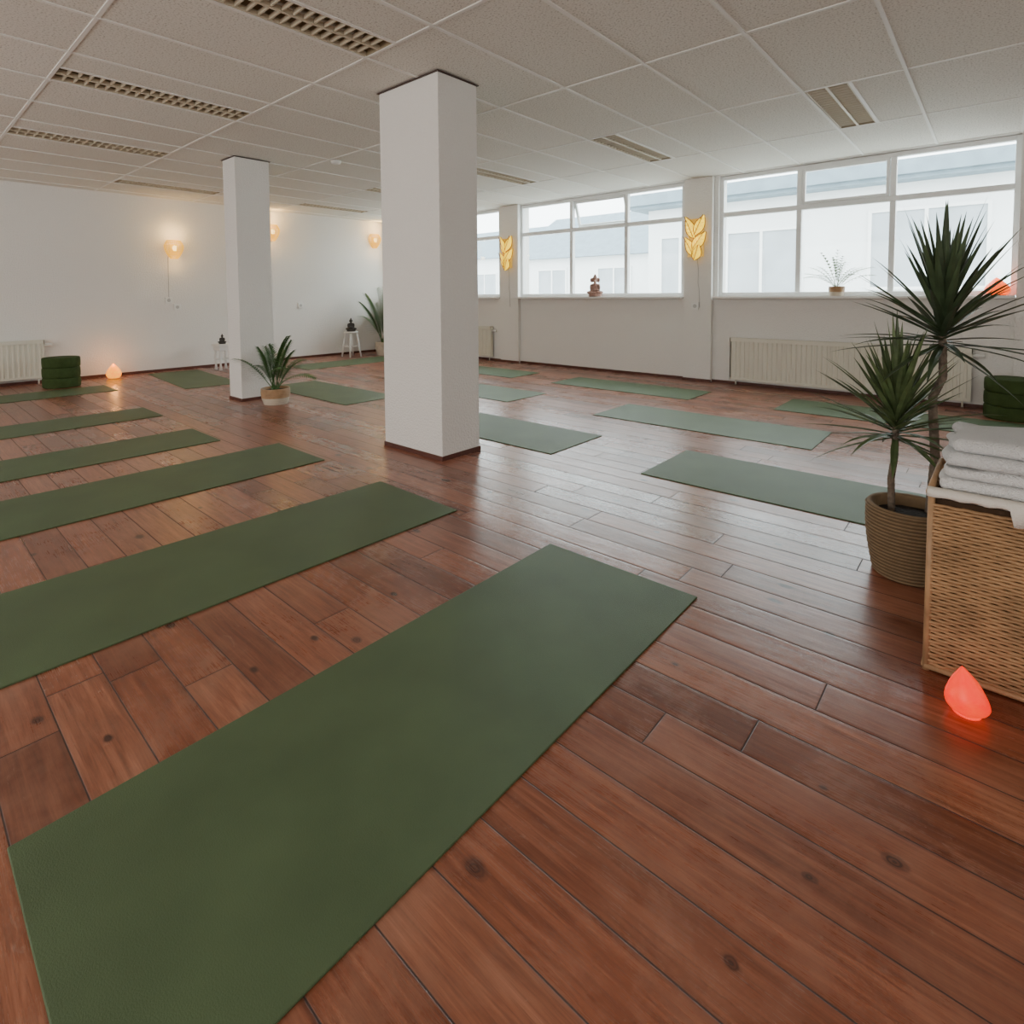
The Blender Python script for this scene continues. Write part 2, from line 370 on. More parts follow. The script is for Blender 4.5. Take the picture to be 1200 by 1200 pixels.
def column(x0, x1, y0, y1, lab):
    r = empty("column", ((x0+x1)/2, (y0+y1)/2, 0)); w, d = (x1-x0)/2, (y1-y0)/2
    b = MB(); b.box(-w, w, -d, d, 0, H-.012); bevel(b.obj("shaft", M["wall"], r), .004)
    b = MB(); e = .006
    b.box(-w-e, w+e, -d-e, -d, 0, .03); b.box(-w-e, w+e, d, d+e, 0, .03); b.box(-w-e, -w, -d, d, 0, .03); b.box(w, w+e, -d, d, 0, .03)
    b.obj("skirting", M["base"], r)
    b = MB(); e = .012; b.box(-w-e, w+e, -d-e, d+e, H-.012, H-.007); b.obj("top_gap_shade", M["wood"], r)  # dark slab put in for the shaded gap between column and ceiling
    thing(r, lab, "column")
column(-3.315, -2.70, 2.395, 2.74, "thick rectangular white plastered column with dark red skirting")
column(-6.12, -5.83, 2.45, 2.80, "slimmer rectangular white plastered column beside a potted palm")

# ------------------------------------------------------------------ yoga mats
def ymat(x0, x1, y0, y1, rot=0, lab=None):
    cx, cy = (x0+x1)/2, (y0+y1)/2; w, d = (x1-x0)/2, (y1-y0)/2
    b = MB(); b.box(-w, w, -d, d, 0, .006); o = bevel(b.obj("yoga_mat", M["mat"], None, False, (cx, cy, 0)), .002)
    o.rotation_euler = (0, 0, math.radians(rot))
    return thing(o, lab or "dark green rectangular yoga mat laid flat on plank floor", "yoga mat", "green yoga mats on the floor")
ymat(-1.43, -.775, .125, 1.88, 0, "large dark green yoga mat unrolled flat on red planks")
ymat(-2.69, -2.03, .10, 1.885, -1)
ymat(-3.95, -3.31, .13, 1.91)
ymat(-4.94, -4.37, -.1, 1.67)
ymat(-6.26, -5.70, -.1, 1.69)
ymat(-8.24, -7.66, .05, 1.82, 0, "dark green yoga mat in front of stacked round cushions")
ymat(-8.93, -7.12, 2.42, 3.05, -4, "dark green yoga mat beside a small white stool")
ymat(-6.55, -4.83, 3.02, 3.66)
ymat(-8.25, -7.58, 4.15, 5.9, 0, "dark green yoga mat near the lamp wall")
ymat(-4.02, -2.25, 2.97, 3.61, 0, "green yoga mat lying just beyond the thick column")
ymat(-5.48, -3.70, 4.16, 4.80)
ymat(-6.52, -4.75, 5.42, 6.02)
ymat(-4.10, -2.35, 5.41, 6.02)
ymat(-2.71, -.94, 4.20, 4.84)
ymat(-1.59, .17, 2.99, 3.64, 0, "green yoga mat passing behind a potted dracaena")
ymat(-1.55, .20, 5.46, 6.12, 0, "green yoga mat in front of the long radiator")

# ------------------------------------------------------------------ radiators
def radiator(name, L, h, loc, rotz, lab):
    r = empty(name, loc); r.rotation_euler = (0, 0, rotz)
    b = MB(); n = int(L/.05); st = L/n
    prof = []
    for k in range(n):
        prof += [(k*st, 0), (k*st+st*.3, 0), (k*st+st*.4, .008), (k*st+st*.9, .008)]
    prof.append((L, 0))
    n0 = len(b.v)
    for x, y in prof: b.v += [(x, y-.085, .03), (x, y-.085, h-.02)]
    for i in range(len(prof)-1): a = n0+2*i; b.face((a, a+2, a+3, a+1))
    b.box(0, L, -.085, -.02, 0, .03); b.box(0, L, -.03, -.018, .03, h-.02); b.box(0, .012, -.085, -.02, .03, h-.02); b.box(L-.012, L, -.085, -.02, .03, h-.02)
    b.obj("panel", M["rad"], r)
    b = MB(); b.box(-.004, L+.004, -.092, -.08, h-.045, h); b.box(-.004, L+.004, -.03, -.018, h-.02, h); b.box(-.004, .004, -.092, -.018, h-.045, h); b.box(L-.004, L+.004, -.092, -.018, h-.045, h)
    for k in range(int(L/.02)): b.box(.006+k*.02, .012+k*.02, -.08, -.03, h-.006, h-.001)
    b.obj("top_grille", M["rad"], r)
    b = MB(); b.tube([(L+.0, -.05, h-.07), (L+.03, -.05, h-.07), (L+.09, -.05, h-.07)], [.012, .02, .018], 10); b.obj("valve", M["plast"], r, True)
    for xx in (.15, L-.15):
        b = MB(); b.box(xx-.02, xx+.02, -.02, -.001, .1, h-.08); b.obj("bracket", M["rad"], r)
    for xx in (.06, L-.06):
        b = MB(); b.tube([(xx, -.05, 0), (xx, -.05, -loc[2])], .009, 8); b.obj("pipe", M["rad"], r, True)
    return thing(r, lab, "radiator")
radiator("radiator", 2.22, .50, (-2.39, YN-.002, .06), 0, "long cream panel radiator under the window sill")
radiator("radiator", 1.9, .50, (-8.2, YN-.002, .06), 0, "cream panel radiator under the far window sill")
radiator("radiator", 1.3, .48, (XW+.016, .09, .07), pi/2, "cream ribbed panel radiator on the white lamp wall")

# ------------------------------------------------------------------ sockets
def socket(loc, rotz, lab):
    b = MB(); b.box(-.045, .045, -.022, 0, -.045, .045); r = bevel(b.obj("wall_socket", M["plast"], None, False, loc), .004)
    r.rotation_euler = (0, 0, rotz)
    b = MB(); b.tube([(0, -.0225, 0), (0, -.0245, 0)], .024, 16); b.obj("socket_hole", M["grey"], r)
    thing(r, lab, "socket")
socket((XW, 2.95, .93), pi/2, "white wall socket below the woven wall lamp")
socket((XW, 2.84, 1.03), pi/2, "white switch plate with a lamp cord plugged in")
socket((XW, 4.88, .92), pi/2, "white wall socket on bare white wall")
socket((-2.83, YN-.06, .93), 0, "white wall socket under the yellow leaf lamp")

# ------------------------------------------------------------------ woven wall sconces
def sconce(y, z, lab):
    r = empty("wall_lamp", (XW, y, z))
    b = MB()
    prof = [(-.13, .045), (-.10, .070), (-.05, .098), (.0, .118), (.05, .126), (.09, .112), (.13, .090)]
    for k in range(19):
        a = -pi/2+pi*k/18
        b.tube([(.02+rr*math.cos(a), rr*math.sin(a), zz) for zz, rr in prof], .0042, 4)
    for zz, rr in prof+[(-.025, .109), (.025, .123), (.11, .101), (-.075, .085)]:
        b.tube([(.02+rr*math.cos(-pi/2+pi*k/18), rr*math.sin(-pi/2+pi*k/18), zz) for k in range(19)], .0048, 4)
    b.obj("shade", M["rattan"], r)
    b = MB(); b.box(0, .012, -.05, .05, -.08, .08); b.obj("back_plate", M["rattan"], r)
    b = MB(); b.ell((.06, 0, .02), (.030, .030, .045), 12, 8); b.obj("bulb", M["bulb"], r, True)
    thing(r, lab, "wall lamp", "woven wall lamps")
    for dz, e in ((.24, 4.5), (-.2, 1.5)):
        L = bpy.data.lights.new("lamp_glow", 'POINT'); L.energy = e; L.color = (1, .60, .20); L.shadow_soft_size = .04
        o = bpy.data.objects.new("lamp_glow", L); COL.objects.link(o); o.location = (.18, 0, dz); o.parent = r
    return r
s1 = sconce(2.93, 1.77, "glowing half-round rattan wall lamp with hanging cord")
b = MB(); b.tube([(.006, -.06, -.06), (.006, -.075, -.12), (.006, -.078, -.35), (.006, -.082, -.68), (.024, -.085, -.72)], .0045, 6); b.obj("cord", M["cordm"], s1, True)
sconce(4.40, 2.13, "glowing rattan wall lamp partly hidden by slim column")
sconce(6.42, 2.13, "glowing rattan wall lamp close to the room corner")

# ------------------------------------------------------------------ leaf lamps
def leaf_lamp(x, z, lab):
    r = empty("leaf_wall_lamp", (x, YN-.06, z))
    w, h = .115, .27
    b = MB(); N = 14
    for k in range(N+1):
        a = -pi/2+pi*k/N; px = w*math.sin(a)*.9; py = -.012-.05*math.cos(a)
        b.v += [(px, py, -h*.85), (px, py, h*.85)]
    for k in range(N): b.face((2*k, 2*k+2, 2*k+3, 2*k+1))
    b.face([2*k for k in range(N+1)]); b.face([2*k+1 for k in range(N+1)][::-1])
    b.obj("shade", M["leafb"], r, True)
    cl = lambda v, m_: max(-m_, min(m_, v))
    def leaf(cx, cz, ang, Ln, W, yo):
        b = MB(); n = 12; ca, sa = math.cos(ang), math.sin(ang)
        for k in range(n+1):
            t = k/n; ww = W*math.sin(pi*min(1, t**.8))
            for s_ in (-1, 0, 1):
                u, v = s_*ww, (t-.5)*Ln
                X = cl(cx+u*ca-v*sa, .140); Z = cl(cz+u*sa+v*ca, .272); Yy = -.066-yo-(.018 if s_ == 0 else 0)+.3*X*X/.13
                b.v.append((X, Yy, Z))
        for k in range(n):
            a = 3*k; b.face((a, a+1, a+4, a+3), 0); b.face((a+1, a+2, a+5, a+4), 0)
        for s_ in (-1, 1):
            q = []
            for k in range(n+1):
                vv = b.v[3*k+1+s_]; q.append((vv[0], vv[1]-.002, vv[2]))
            b.tube(q, .0060, 4, 1)
        for k in range(1, n-1, 2):
            t = k/n; v = (t-.5)*Ln; ww = W*math.sin(pi*t**.8)*.8
            for s_ in (-1, 1):
                q = [(cl(cx+uu*ca-vv*sa, .138), -.071-yo-.016*(1-abs(uu)/max(W, .001)), cl(cz+uu*sa+vv*ca, .27)) for uu, vv in ((0, v), (s_*ww, v+Ln*.09))]
                b.tube(q, .0026, 3, 1)
        q = [(cl(cx-vv*sa, .138), -.088-yo, cl(cz+vv*ca, .27)) for vv in (-Ln/2, 0, Ln/2)]; b.tube(q, .0050, 4, 1)
        b.obj("leaf", [M["leafg"], M["vein"]], r)
    leaf(-.060, .13, .42, .30, .066, 0); leaf(.065, .15, -.42, .26, .058, .008); leaf(.060, -.04, -.62, .26, .062, .012); leaf(-.060, -.10, .52, .27, .062, .004); leaf(.04, -.18, -.30, .20, .055, .016)
    b = MB(); b.tube([(.02, -.02, -.22), (.035, -.008, -.4), (.03, -.006, -.55), (.05, -.02, -.62), (.06, -.02, -.85)], .004, 6); b.obj("cord", M["cordm"], r, True)
    L = bpy.data.lights.new("lamp_glow", 'POINT'); L.energy = .7; L.color = (1, .66, .2); L.shadow_soft_size = .03
    o = bpy.data.objects.new("lamp_glow", L); COL.objects.link(o); o.location = (0, -.22, .0); o.parent = r
    return thing(r, lab, "wall lamp", "yellow leaf wall lamps")
leaf_lamp(-2.83, 1.765, "glowing yellow leaf-shaped wall lamp on white pier")
leaf_lamp(-5.93, 1.74, "glowing yellow leaf-shaped wall lamp near the corner pier")

# ------------------------------------------------------------------ cushions
def cushions(x, y, rr, h, n, lab, grp):
    for k in range(n):
        b = MB(); e = .014
        prof = [(0, .0)]+[(rr-e+e*math.sin(a*pi/8), e-e*math.cos(a*pi/8)) for a in range(0, 5)]+[(rr+.002, h/2)]+[(rr-e+e*math.cos(a*pi/8), h-e+e*math.sin(a*pi/8)) for a in range(0, 5)]+[(0, h)]
        b.lathe(prof, seg=40, wob=lambda i, kk: .004*math.sin(kk*pi/4))
        o = b.obj("round_cushion", M["cush"], None, True, (x+random.uniform(-.006, .006), y+random.uniform(-.006, .006), k*(h+.0005)))
        thing(o, lab, "cushion", grp)
cushions(-8.55, 1.47, .185, .12, 3, "dark green round meditation cushion in a stack by the radiator", "stacked cushions by the small radiator")
cushions(.12, 6.36, .19, .115, 3, "dark green round meditation cushion stacked below the window", "stacked cushions below the window")

# ------------------------------------------------------------------ salt lamps
def salt(loc, rr, h, m, lab, e, col, seed, basem="wood"):
    r = empty("salt_lamp", loc)
    b = MB(); b.lathe([(rr*.70, 0), (rr*.72, .003), (rr*.68, .006), (0, .006)], seg=20); b.obj("base", M[basem], r, True)
    bm = bmesh.new(); bmesh.ops.create_icosphere(bm, subdivisions=4, radius=1)
    for v in bm.verts:
        p = v.co.copy(); t = (p.z+1)/2
        q = 1+.08*noise.noise(p*1.4+Vector((seed, 0, 0)))+.035*noise.noise(p*4+Vector((seed, 3, 0)))
        ang = math.atan2(p.y, p.x); rad = math.sin(pi*min(1, .06+.94*t)**.62)**.85*(1+.04*math.cos(5*ang+seed)) if 0 < t < .9999 else (0 if t > .5 else .3)
        cr = math.hypot(p.x, p.y); ux, uy = (p.x/cr, p.y/cr) if cr > 1e-6 else (0, 0)
        v.co = Vector((ux*rr*q*rad*1.05-.012*t*t, uy*rr*q*rad*1.05, .002+(h-.002)*t))
    me = bpy.data.meshes.new("crystal"); bm.to_mesh(me); bm.free(); me.materials.append(M[m])
    me.polygons.foreach_set("use_smooth", [True]*len(me.polygons))
    o = bpy.data.objects.new("crystal", me); COL.objects.link(o); o.parent = r
    L = bpy.data.lights.new("lamp_glow", 'POINT'); L.energy = e; L.color = col; L.shadow_soft_size = .03
    lo = bpy.data.objects.new("lamp_glow", L); COL.objects.link(lo); lo.location = (0, 0, h+.05); lo.parent = r
    return thing(r, lab, "salt lamp")
salt((-.03, 1.805, 0), .043, .118, "saltr", "glowing red-orange salt crystal lamp on floor beside wicker basket", .03, (1, .08, .02), 1.3, "saltr")
salt((-8.86, 2.07, 0), .080, .20, "salto", "glowing orange salt crystal lamp on floor by white wall", 2.0, (1, .42, .10), 4.1)
salt((-.01, YN-.03, 1.05), .085, .165, "saltm", "glowing orange salt crystal lamp on the window sill", .3, (1, .3, .08), 2.2)

# ------------------------------------------------------------------ stools and statues
def stool(x, y, w, h, splay, lab, rnd):
    r = empty("stool", (x, y, 0))
    b = MB()
    if rnd: b.lathe([(0, h-.03), (w-.01, h-.03), (w, h-.02), (w, h-.008), (w-.008, h), (0, h)], seg=32)
    else: b.box(-w, w, -w*.8, w*.8, h-.03, h); b.box(-w+.02, w-.02, -w*.8+.02, w*.8-.02, h-.09, h-.03)
    o = b.obj("seat", M["white"], r, rnd)
    if not rnd: bevel(o, .005)
    for sx in (-1, 1):
        for sy in (-1, 1):
            b = MB(); t = Vector((sx*w*.62, sy*w*.5, h-.03)); e = Vector((sx*(w*.62+splay), sy*(w*.5+splay), 0))
            rs = [.014, .018, .014] if rnd else [.022, .013, .020, .012, .022]
            n = len(rs); b.tube([t.lerp(e, k/(n-1)) for k in range(n)], rs, 8); b.obj("leg", M["white"], r, True)
    b = MB(); q = .55
    p = [Vector((sx*(w*.62+splay*q), sy*(w*.5+splay*q), (h-.03)*(1-q))) for sx, sy in ((-1, -1), (1, -1), (1, 1), (-1, 1))]
    for k in range(4): b.tube([p[k], p[(k+1) % 4]], .008, 6)
    b.obj("stretcher", M["white"], r, True)
    return thing(r, lab, "stool")
stool(-8.65, 3.38, .14, .38, .0, "low white wooden stool with turned legs holding a dark ornament", False)
stool(-8.65, 5.56, .125, .45, .05, "white round-top stool with splayed legs holding a statue", True)
def statue(loc, s, m, lab, hat=False):
    b = MB()
    def E(c, r): b.ell([v*s for v in c], [v*s for v in r], 14, 8)
    b.lathe([(.30*s, 0), (.33*s, .03*s), (.30*s, .08*s), (.33*s, .12*s), (0, .13*s)], seg=24)
    E((-.2, -.10, .2), (.2, .13, .09)); E((.2, -.10, .2), (.2, .13, .09)); E((0, 0, .22), (.26, .2, .12))
    E((0, .03, .42), (.17, .13, .22)); E((0, .02, .55), (.21, .12, .1)); E((-.2, -.02, .44), (.06, .07, .17)); E((.2, -.02, .44), (.06, .07, .17))
    E((-.1, -.14, .31), (.14, .06, .05)); E((.1, -.14, .31), (.14, .06, .05)); E((0, 0, .68), (.06, .06, .06))
    E((0, -.01, .79), (.105, .11, .13)); E((0, .01, .93), (.055, .055, .07)); E((-.11, .01, .77), (.02, .03, .05)); E((.11, .01, .77), (.02, .03, .05)); E((0, -.12, .77), (.02, .025, .035))
    if hat: E((-.15, .02, .80), (.1, .03, .12)); E((.15, .02, .80), (.1, .03, .12)); E((0, -.15, .68), (.04, .05, .14)); b.lathe([(.12*s, .86*s), (.09*s, .96*s), (.04*s, 1.06*s), (0, 1.1*s)], seg=14)
    o = b.obj("statue", M[m], None, True, loc)
    md = o.modifiers.new("r", 'REMESH'); md.mode = 'VOXEL'; md.voxel_size = .018*s; md.use_smooth_shade = True
    return thing(o, lab, "statue")
st = statue((-8.65, 5.56, .4505), .24, "dark", "small dark seated buddha statue on a round white stool"); st.rotation_euler = (0, 0, math.radians(60))
st = statue((-8.66, 3.38, .3805), .15, "dark", "small dark seated figurine on a low white stool"); st.rotation_euler = (0, 0, math.radians(60))
st = statue((-4.30, YN-.05, 1.0505), .29, "stone", "brown seated deity statue with crown on the window sill", True); st.rotation_euler = (0, 0, math.radians(30))

# ------------------------------------------------------------------ palms
def frond(mb, base, az, el, Ln, nl, ll, w, droop, mi=0):
    p = Vector(base); d = Vector((math.cos(az)*math.cos(el), math.sin(az)*math.cos(el), math.sin(el)))
    n = 14; pts = [p.copy()]; ds = [d.copy()]
    for k in range(n):
        d = (d+Vector((0, 0, -droop/n*(.4+1.4*k/n)))).normalized(); p = p+d*Ln/n; pts.append(p.copy()); ds.append(d.copy())
    mb.tube(pts, [Ln*.009*(1-.7*k/n) for k in range(n+1)], 4, mi)
    for k in range(nl):
        t = .28+.72*k/(nl-1); f = t*n; i = min(int(f), n-1); q = pts[i].lerp(pts[i+1], f-i); dd = ds[i]
        sd = dd.cross(Vector((0, 0, 1))); sd = sd.normalized() if sd.length > .05 else Vector((math.sin(az), -math.cos(az), 0))
        L2 = ll*(math.sin(pi*(.18+.72*(t-.28)/.72))**.7)*random.uniform(.9, 1.08)
        for s_ in (-1, 1):
            dr = (sd*s_*(1.0-.35*t)+dd*(.35+.5*t)+Vector((0, 0, .12))).normalized(); pp = [q.copy()]; x = q.copy()
            for j in range(4):
                dr = (dr+Vector((0, 0, -.18))).normalized(); x = x+dr*L2/4; pp.append(x.copy())
            side = dr.cross(Vector((0, 0, 1)))
            mb.ribbon(pp, [w*.35, w, w*.9, w*.55, .0003], side, .2, mi)
def palm(loc, potr, poth, n, Ln, ll, w, lab, potmat, fm, seed, el0=(.7, 1.45), droop=1.1, two=False, lim=None, nl=13):
    random.seed(seed); r = empty("potted_palm", loc)
    b = MB(); rows = 40
    prof = []
    for i in range(rows+1):
        t = i/rows; rr = potr*(.78+.24*math.sin(pi*min(1, t*.9+.1)*.62))+.0022*math.sin(i*pi/2)
        prof.append((rr, poth*t))
    prof += [(prof[-1][0]-.012, poth), (prof[-1][0]-.014, poth*.85), (0, poth*.85)]
    b.lathe(prof, seg=36)
    for k, pl in enumerate(b.f):
        if two and min(b.v[i][2] for i in pl) > poth*.42: b.mi[k] = 1
    b.obj("pot", [M[potmat], M["rim"]], r, True)
    b = MB(); b.lathe([(potr*.86, poth*.851), (potr*.5, poth*.88), (0, poth*.89)], seg=24); b.obj("soil", M["soil"], r)
    b = MB()
    for k in range(n):
        az = 2*pi*k/n*1.618+random.uniform(-.3, .3); el = random.uniform(*el0); a2 = random.uniform(0, 2*pi); q = potr*.3*random.random()
        frond(b, (q*math.cos(a2), q*math.sin(a2), poth*.86), az, el, Ln*random.uniform(.75, 1.05), nl, ll, w, droop*random.uniform(.7, 1.2))
    if lim:
        x_, y_ = loc[0], loc[1]
        def soft(v, lo, hi):
            if lo is not None and v < lo+.08: v = lo+.08*math.exp((v-lo-.08)/.08*.8)
            if hi is not None and v > hi-.08: v = hi-.08*math.exp(-(v-hi+.08)/.08*.8)
            return v
        b.v = [(soft(v[0], lim[0]-x_ if lim[0] is not None else None, None), soft(v[1], None, lim[1]-y_ if lim[1] is not None else None), v[2]) for v in b.v]
    b.obj("foliage", M[fm], r)
    return thing(r, lab, "potted plant")
palm((-5.47, 2.63, 0), .135, .16, 18, .54, .12, .0085, "small green parlor palm in a low white woven pot", "terr", "palm", 3, (.75, 1.5), 1.05, two=True, lim=(-5.80, None), nl=18)
palm((-8.46, 6.12, 0), .15, .24, 16, .98, .25, .014, "tall green kentia palm in a pale woven basket in the corner", "terr", "palm", 5, (.9, 1.5), .9, lim=(XW+.03, YN-.12), nl=18)
palm((-1.30, YN-.03, 1.05), .075, .10, 18, .38, .060, .011, "small light green leafy plant in a terracotta pot on the sill", "terr", "palml", 9, (.7, 1.5), .9, two=True, lim=(None, YN+.03), nl=9)

# ------------------------------------------------------------------ dracaena
random.seed(21)
PX, PY = -.235, 2.575
r = empty("potted_dracaena", (PX, PY, 0))
PR, PH = .140, .265
b = MB(); prof = []; NR = 20
for i in range(NR*4+1):
    t = i/(NR*4); rr = PR*(.80+.20*math.sin(pi*.5*min(1, t*1.25)))+.0050*abs(math.sin(i*pi/4))-.003
    prof.append((rr, PH*t))
prof += [(PR-.008, PH+.006), (PR-.022, PH), (PR-.024, PH*.85), (0, PH*.85)]
b.lathe(prof, seg=90, wob=lambda i, k: .006*math.sin(k*pi/3+(i//4)*pi) if i <= NR*4 else 0)
for k in range(len(b.f)):
    ring = k//90
    if ring < NR*4 and ring % 4 in (0, 3): b.mi[k] = 1
b.obj("pot", [M["seag"], M["seagd"]], r, True)
b = MB(); b.lathe([(PR*.84, PH*.851), (PR*.5, PH*.89), (0, PH*.9)], seg=30, wob=lambda i, k: .03*math.sin(k*2.3)); b.obj("soil", M["soil"], r)
def trunk(pts, r0, r1):
    b = MB(); P = [Vector(p) for p in pts]; out = []; rs = []; n = 16*(len(P)-1)
    for k in range(n+1):
        f = k/16; i = min(int(f), len(P)-2); out.append(P[i].lerp(P[i+1], f-i)); t = k/n; rs.append(r0+(r1-r0)*t+.0012*(k % 2))
    b.tube(out, rs, 10); b.obj("trunk", M["trunk"], r, True)
def crown(c, n, Ln, w, fm, lo=-30, pw=.75):
    b = MB()
    for k in range(n):
        t = k/n; az = k*2.39996+random.uniform(-.2, .2); el = math.radians(lo+(88-lo)*t**pw)+random.uniform(-.2, .2)
        L = Ln*(.80+.26*math.sin(pi*.5*min(1, .2+.9*t)))*random.uniform(.78, 1.08)
        d = Vector((math.cos(az)*math.cos(el), math.sin(az)*math.cos(el), math.sin(el))).normalized()
        p = Vector(c)+Vector((0, 0, -.07+.13*t))+d*.008; pts = [p.copy()]; dr = d.copy()
        dp = random.uniform(.05, .45)*(1.0-.5*t)
        for j in range(8):
            dr = (dr+Vector((0, 0, -dp/8*(j/3.2)))).normalized(); p = p+dr*L/8; pts.append(p.copy())
        side = d.cross(Vector((0, 0, 1))); side = side if side.length > .05 else Vector((1, 0, 0))
        b.ribbon(pts, [w*.7, w*.8, w, w, w*.94, w*.80, w*.58, w*.32, .0003], side, .35)
    b.obj("leaf_crown", M[fm], r)
trunk([(-.055, .00, PH*.85), (-.060, .0, .36), (-.050, 0, .45), (-.050, 0, .59)], .012, .011)
crown((-.050, 0, .585), 88, .335, .0125, "dracy", -24, .65)
trunk([(.06, .06, PH*.85), (.070, .07, .45), (.060, .07, .60), (.055, .07, .68), (.085, .07, .76), (.078, .07, .95)], .016, .012)
crown((.078, .07, .945), 92, .385, .0130, "drac", -24, .7)
thing(r, "tall two-stemmed spiky dracaena in a woven seagrass basket pot", "potted plant")

# ------------------------------------------------------------------ wicker basket
BX0, BX1, BY0, BY1, BH = -.13, .36, 1.94, 2.34, .52
r = empty("wicker_basket", ((BX0+BX1)/2, (BY0+BY1)/2, 0)); ox, oy = (BX0+BX1)/2, (BY0+BY1)/2
w, d = (BX1-BX0)/2, (BY1-BY0)/2
b = MB()
b.box(-w+.014, w-.014, -d+.010, -d+.014, .02, BH-.02, 1); b.box(-w+.014, w-.014, d-.014, d-.010, .02, BH-.02, 1)  # solid backing sheets, dark colour stands for shade between the strands
b.box(-w+.010, -w+.014, -d+.014, d-.014, .02, BH-.02, 1); b.box(w-.014, w-.010, -d+.014, d-.014, .02, BH-.02, 1)
rowh = .0094; nrow = int((BH-.045)/rowh)
for i in range(nrow):
    z = .022+i*rowh
    for side in range(4):
        Ls = (2*w if side % 2 == 0 else 2*d)-.012; ns = int(Ls/.021); pts = []
        for k in range(ns*4+1):
            u = -Ls/2+Ls*k/(ns*4); a = .0030*math.sin(pi*k/4+pi*(i % 2)); jz = .0008*noise.noise(Vector((u*14, i*3.1, side*7)))
            if side == 0: pts.append((u, -d+.002+a, z+jz))
            elif side == 1: pts.append((w-.002-a, u, z+jz))
            elif side == 2: pts.append((u, d-.002-a, z+jz))
            else: pts.append((-w+.002+a, u, z+jz))
        b.tube(pts, .0049, 6, 0, False)
b.obj("woven_body", [M["wick"], M["wgap"]], r, True)
for sx in (-1, 1):
    for sy in (-1, 1):
        b = MB(); b.tube([(sx*(w-.004), sy*(d-.004), 0), (sx*(w-.004), sy*(d-.004), BH)], .009, 8); b.obj("corner_post", M["rim"], r, True)
for zz, nm, rad in ((BH-.004, "rim", .010), (.012, "bottom_rail", .008)):
    b = MB(); c = [(-w, -d), (w, -d), (w, d), (-w, d), (-w, -d)]
    b.tube([(p[0], p[1], zz) for p in c], rad, 8); b.obj(nm, M["rim"], r, True)
b = MB(); n = 60; xa = -w-.006; xb = w+.004
for k in range(n+1):
    t = k/n; x = xa+t*(xb-xa); wx = x+ox; drop = .010+.002*math.sin(k*.9)+(.040 if wx > .042 else 0); wv = .0015*math.sin(k*1.1)
    b.v += [(x, -d+.03, BH-.01), (x, -d+.004, BH+.010), (x, -d-.013+wv, BH+.004), (x, -d-.013+wv, BH-drop)]
for k in range(n):
    for j in range(3): a = 4*k+j; b.face((a, a+4, a+5, a+1))
o = b.obj("cloth_liner", M["liner"], r, True); sm = o.modifiers.new("s", 'SOLIDIFY'); sm.thickness = .003
thing(r, "tan wicker laundry basket with cloth liner, filled with folded towels", "basket")
def towel(z0, th, x0, x1, y0, y1, m, seed, lab):
    bm = bmesh.new(); lay = 2; lt = th/lay
    for l in range(lay):
        g = bmesh.ops.create_cube(bm, size=1); vs = g["verts"]; ins = .012*l
        for v in vs:
            v.co = Vector((x0+(v.co.x+.5)*(x1-x0)+(ins if v.co.x < 0 else -ins), y0+(v.co.y+.5)*(y1-y0)+(ins if v.co.y < 0 else 0), z0+l*lt+(v.co.z+.5)*(lt-.0005)))
    bmesh.ops.bevel(bm, geom=bm.edges[:], offset=lt*.47, segments=5, affect='EDGES', profile=.5)
    bmesh.ops.subdivide_edges(bm, edges=[e for e in bm.edges if e.calc_length() > .05], cuts=13, use_grid_fill=True)
    for v in bm.verts:
        n = noise.noise(v.co*8+Vector((seed, 0, 0)))*.022+noise.noise(v.co*24+Vector((seed, 5, 0)))*.006
        v.co.z += min(0, n)*max(0, (v.co.z-z0)/th)*.9; v.co.x += n*.9; v.co.y += n*.9
    c = Vector(((x0+x1)/2, (y0+y1)/2, z0))
    for v in bm.verts: v.co -= c
    me = bpy.data.meshes.new("folded_towel"); bm.to_mesh(me); bm.free(); me.materials.append(M[m])
    me.polygons.foreach_set("use_smooth", [True]*len(me.polygons))
    o = bpy.data.objects.new("folded_towel", me); COL.objects.link(o); o.location = c
    thing(o, lab, "towel", "folded towels in the wicker basket")
towel(.44, .078, -.105, .34, 1.968, 2.315, "towel", 1, "folded white towel at the bottom of a stack")
towel(.522, .070, -.116, .34, 1.962, 2.315, "towel", 2, "folded thick white towel in the middle of a stack")
towel(.594, .076, -.105, .34, 1.965, 2.32, "towelg", 4, "folded soft grey-white towel topping the basket stack")

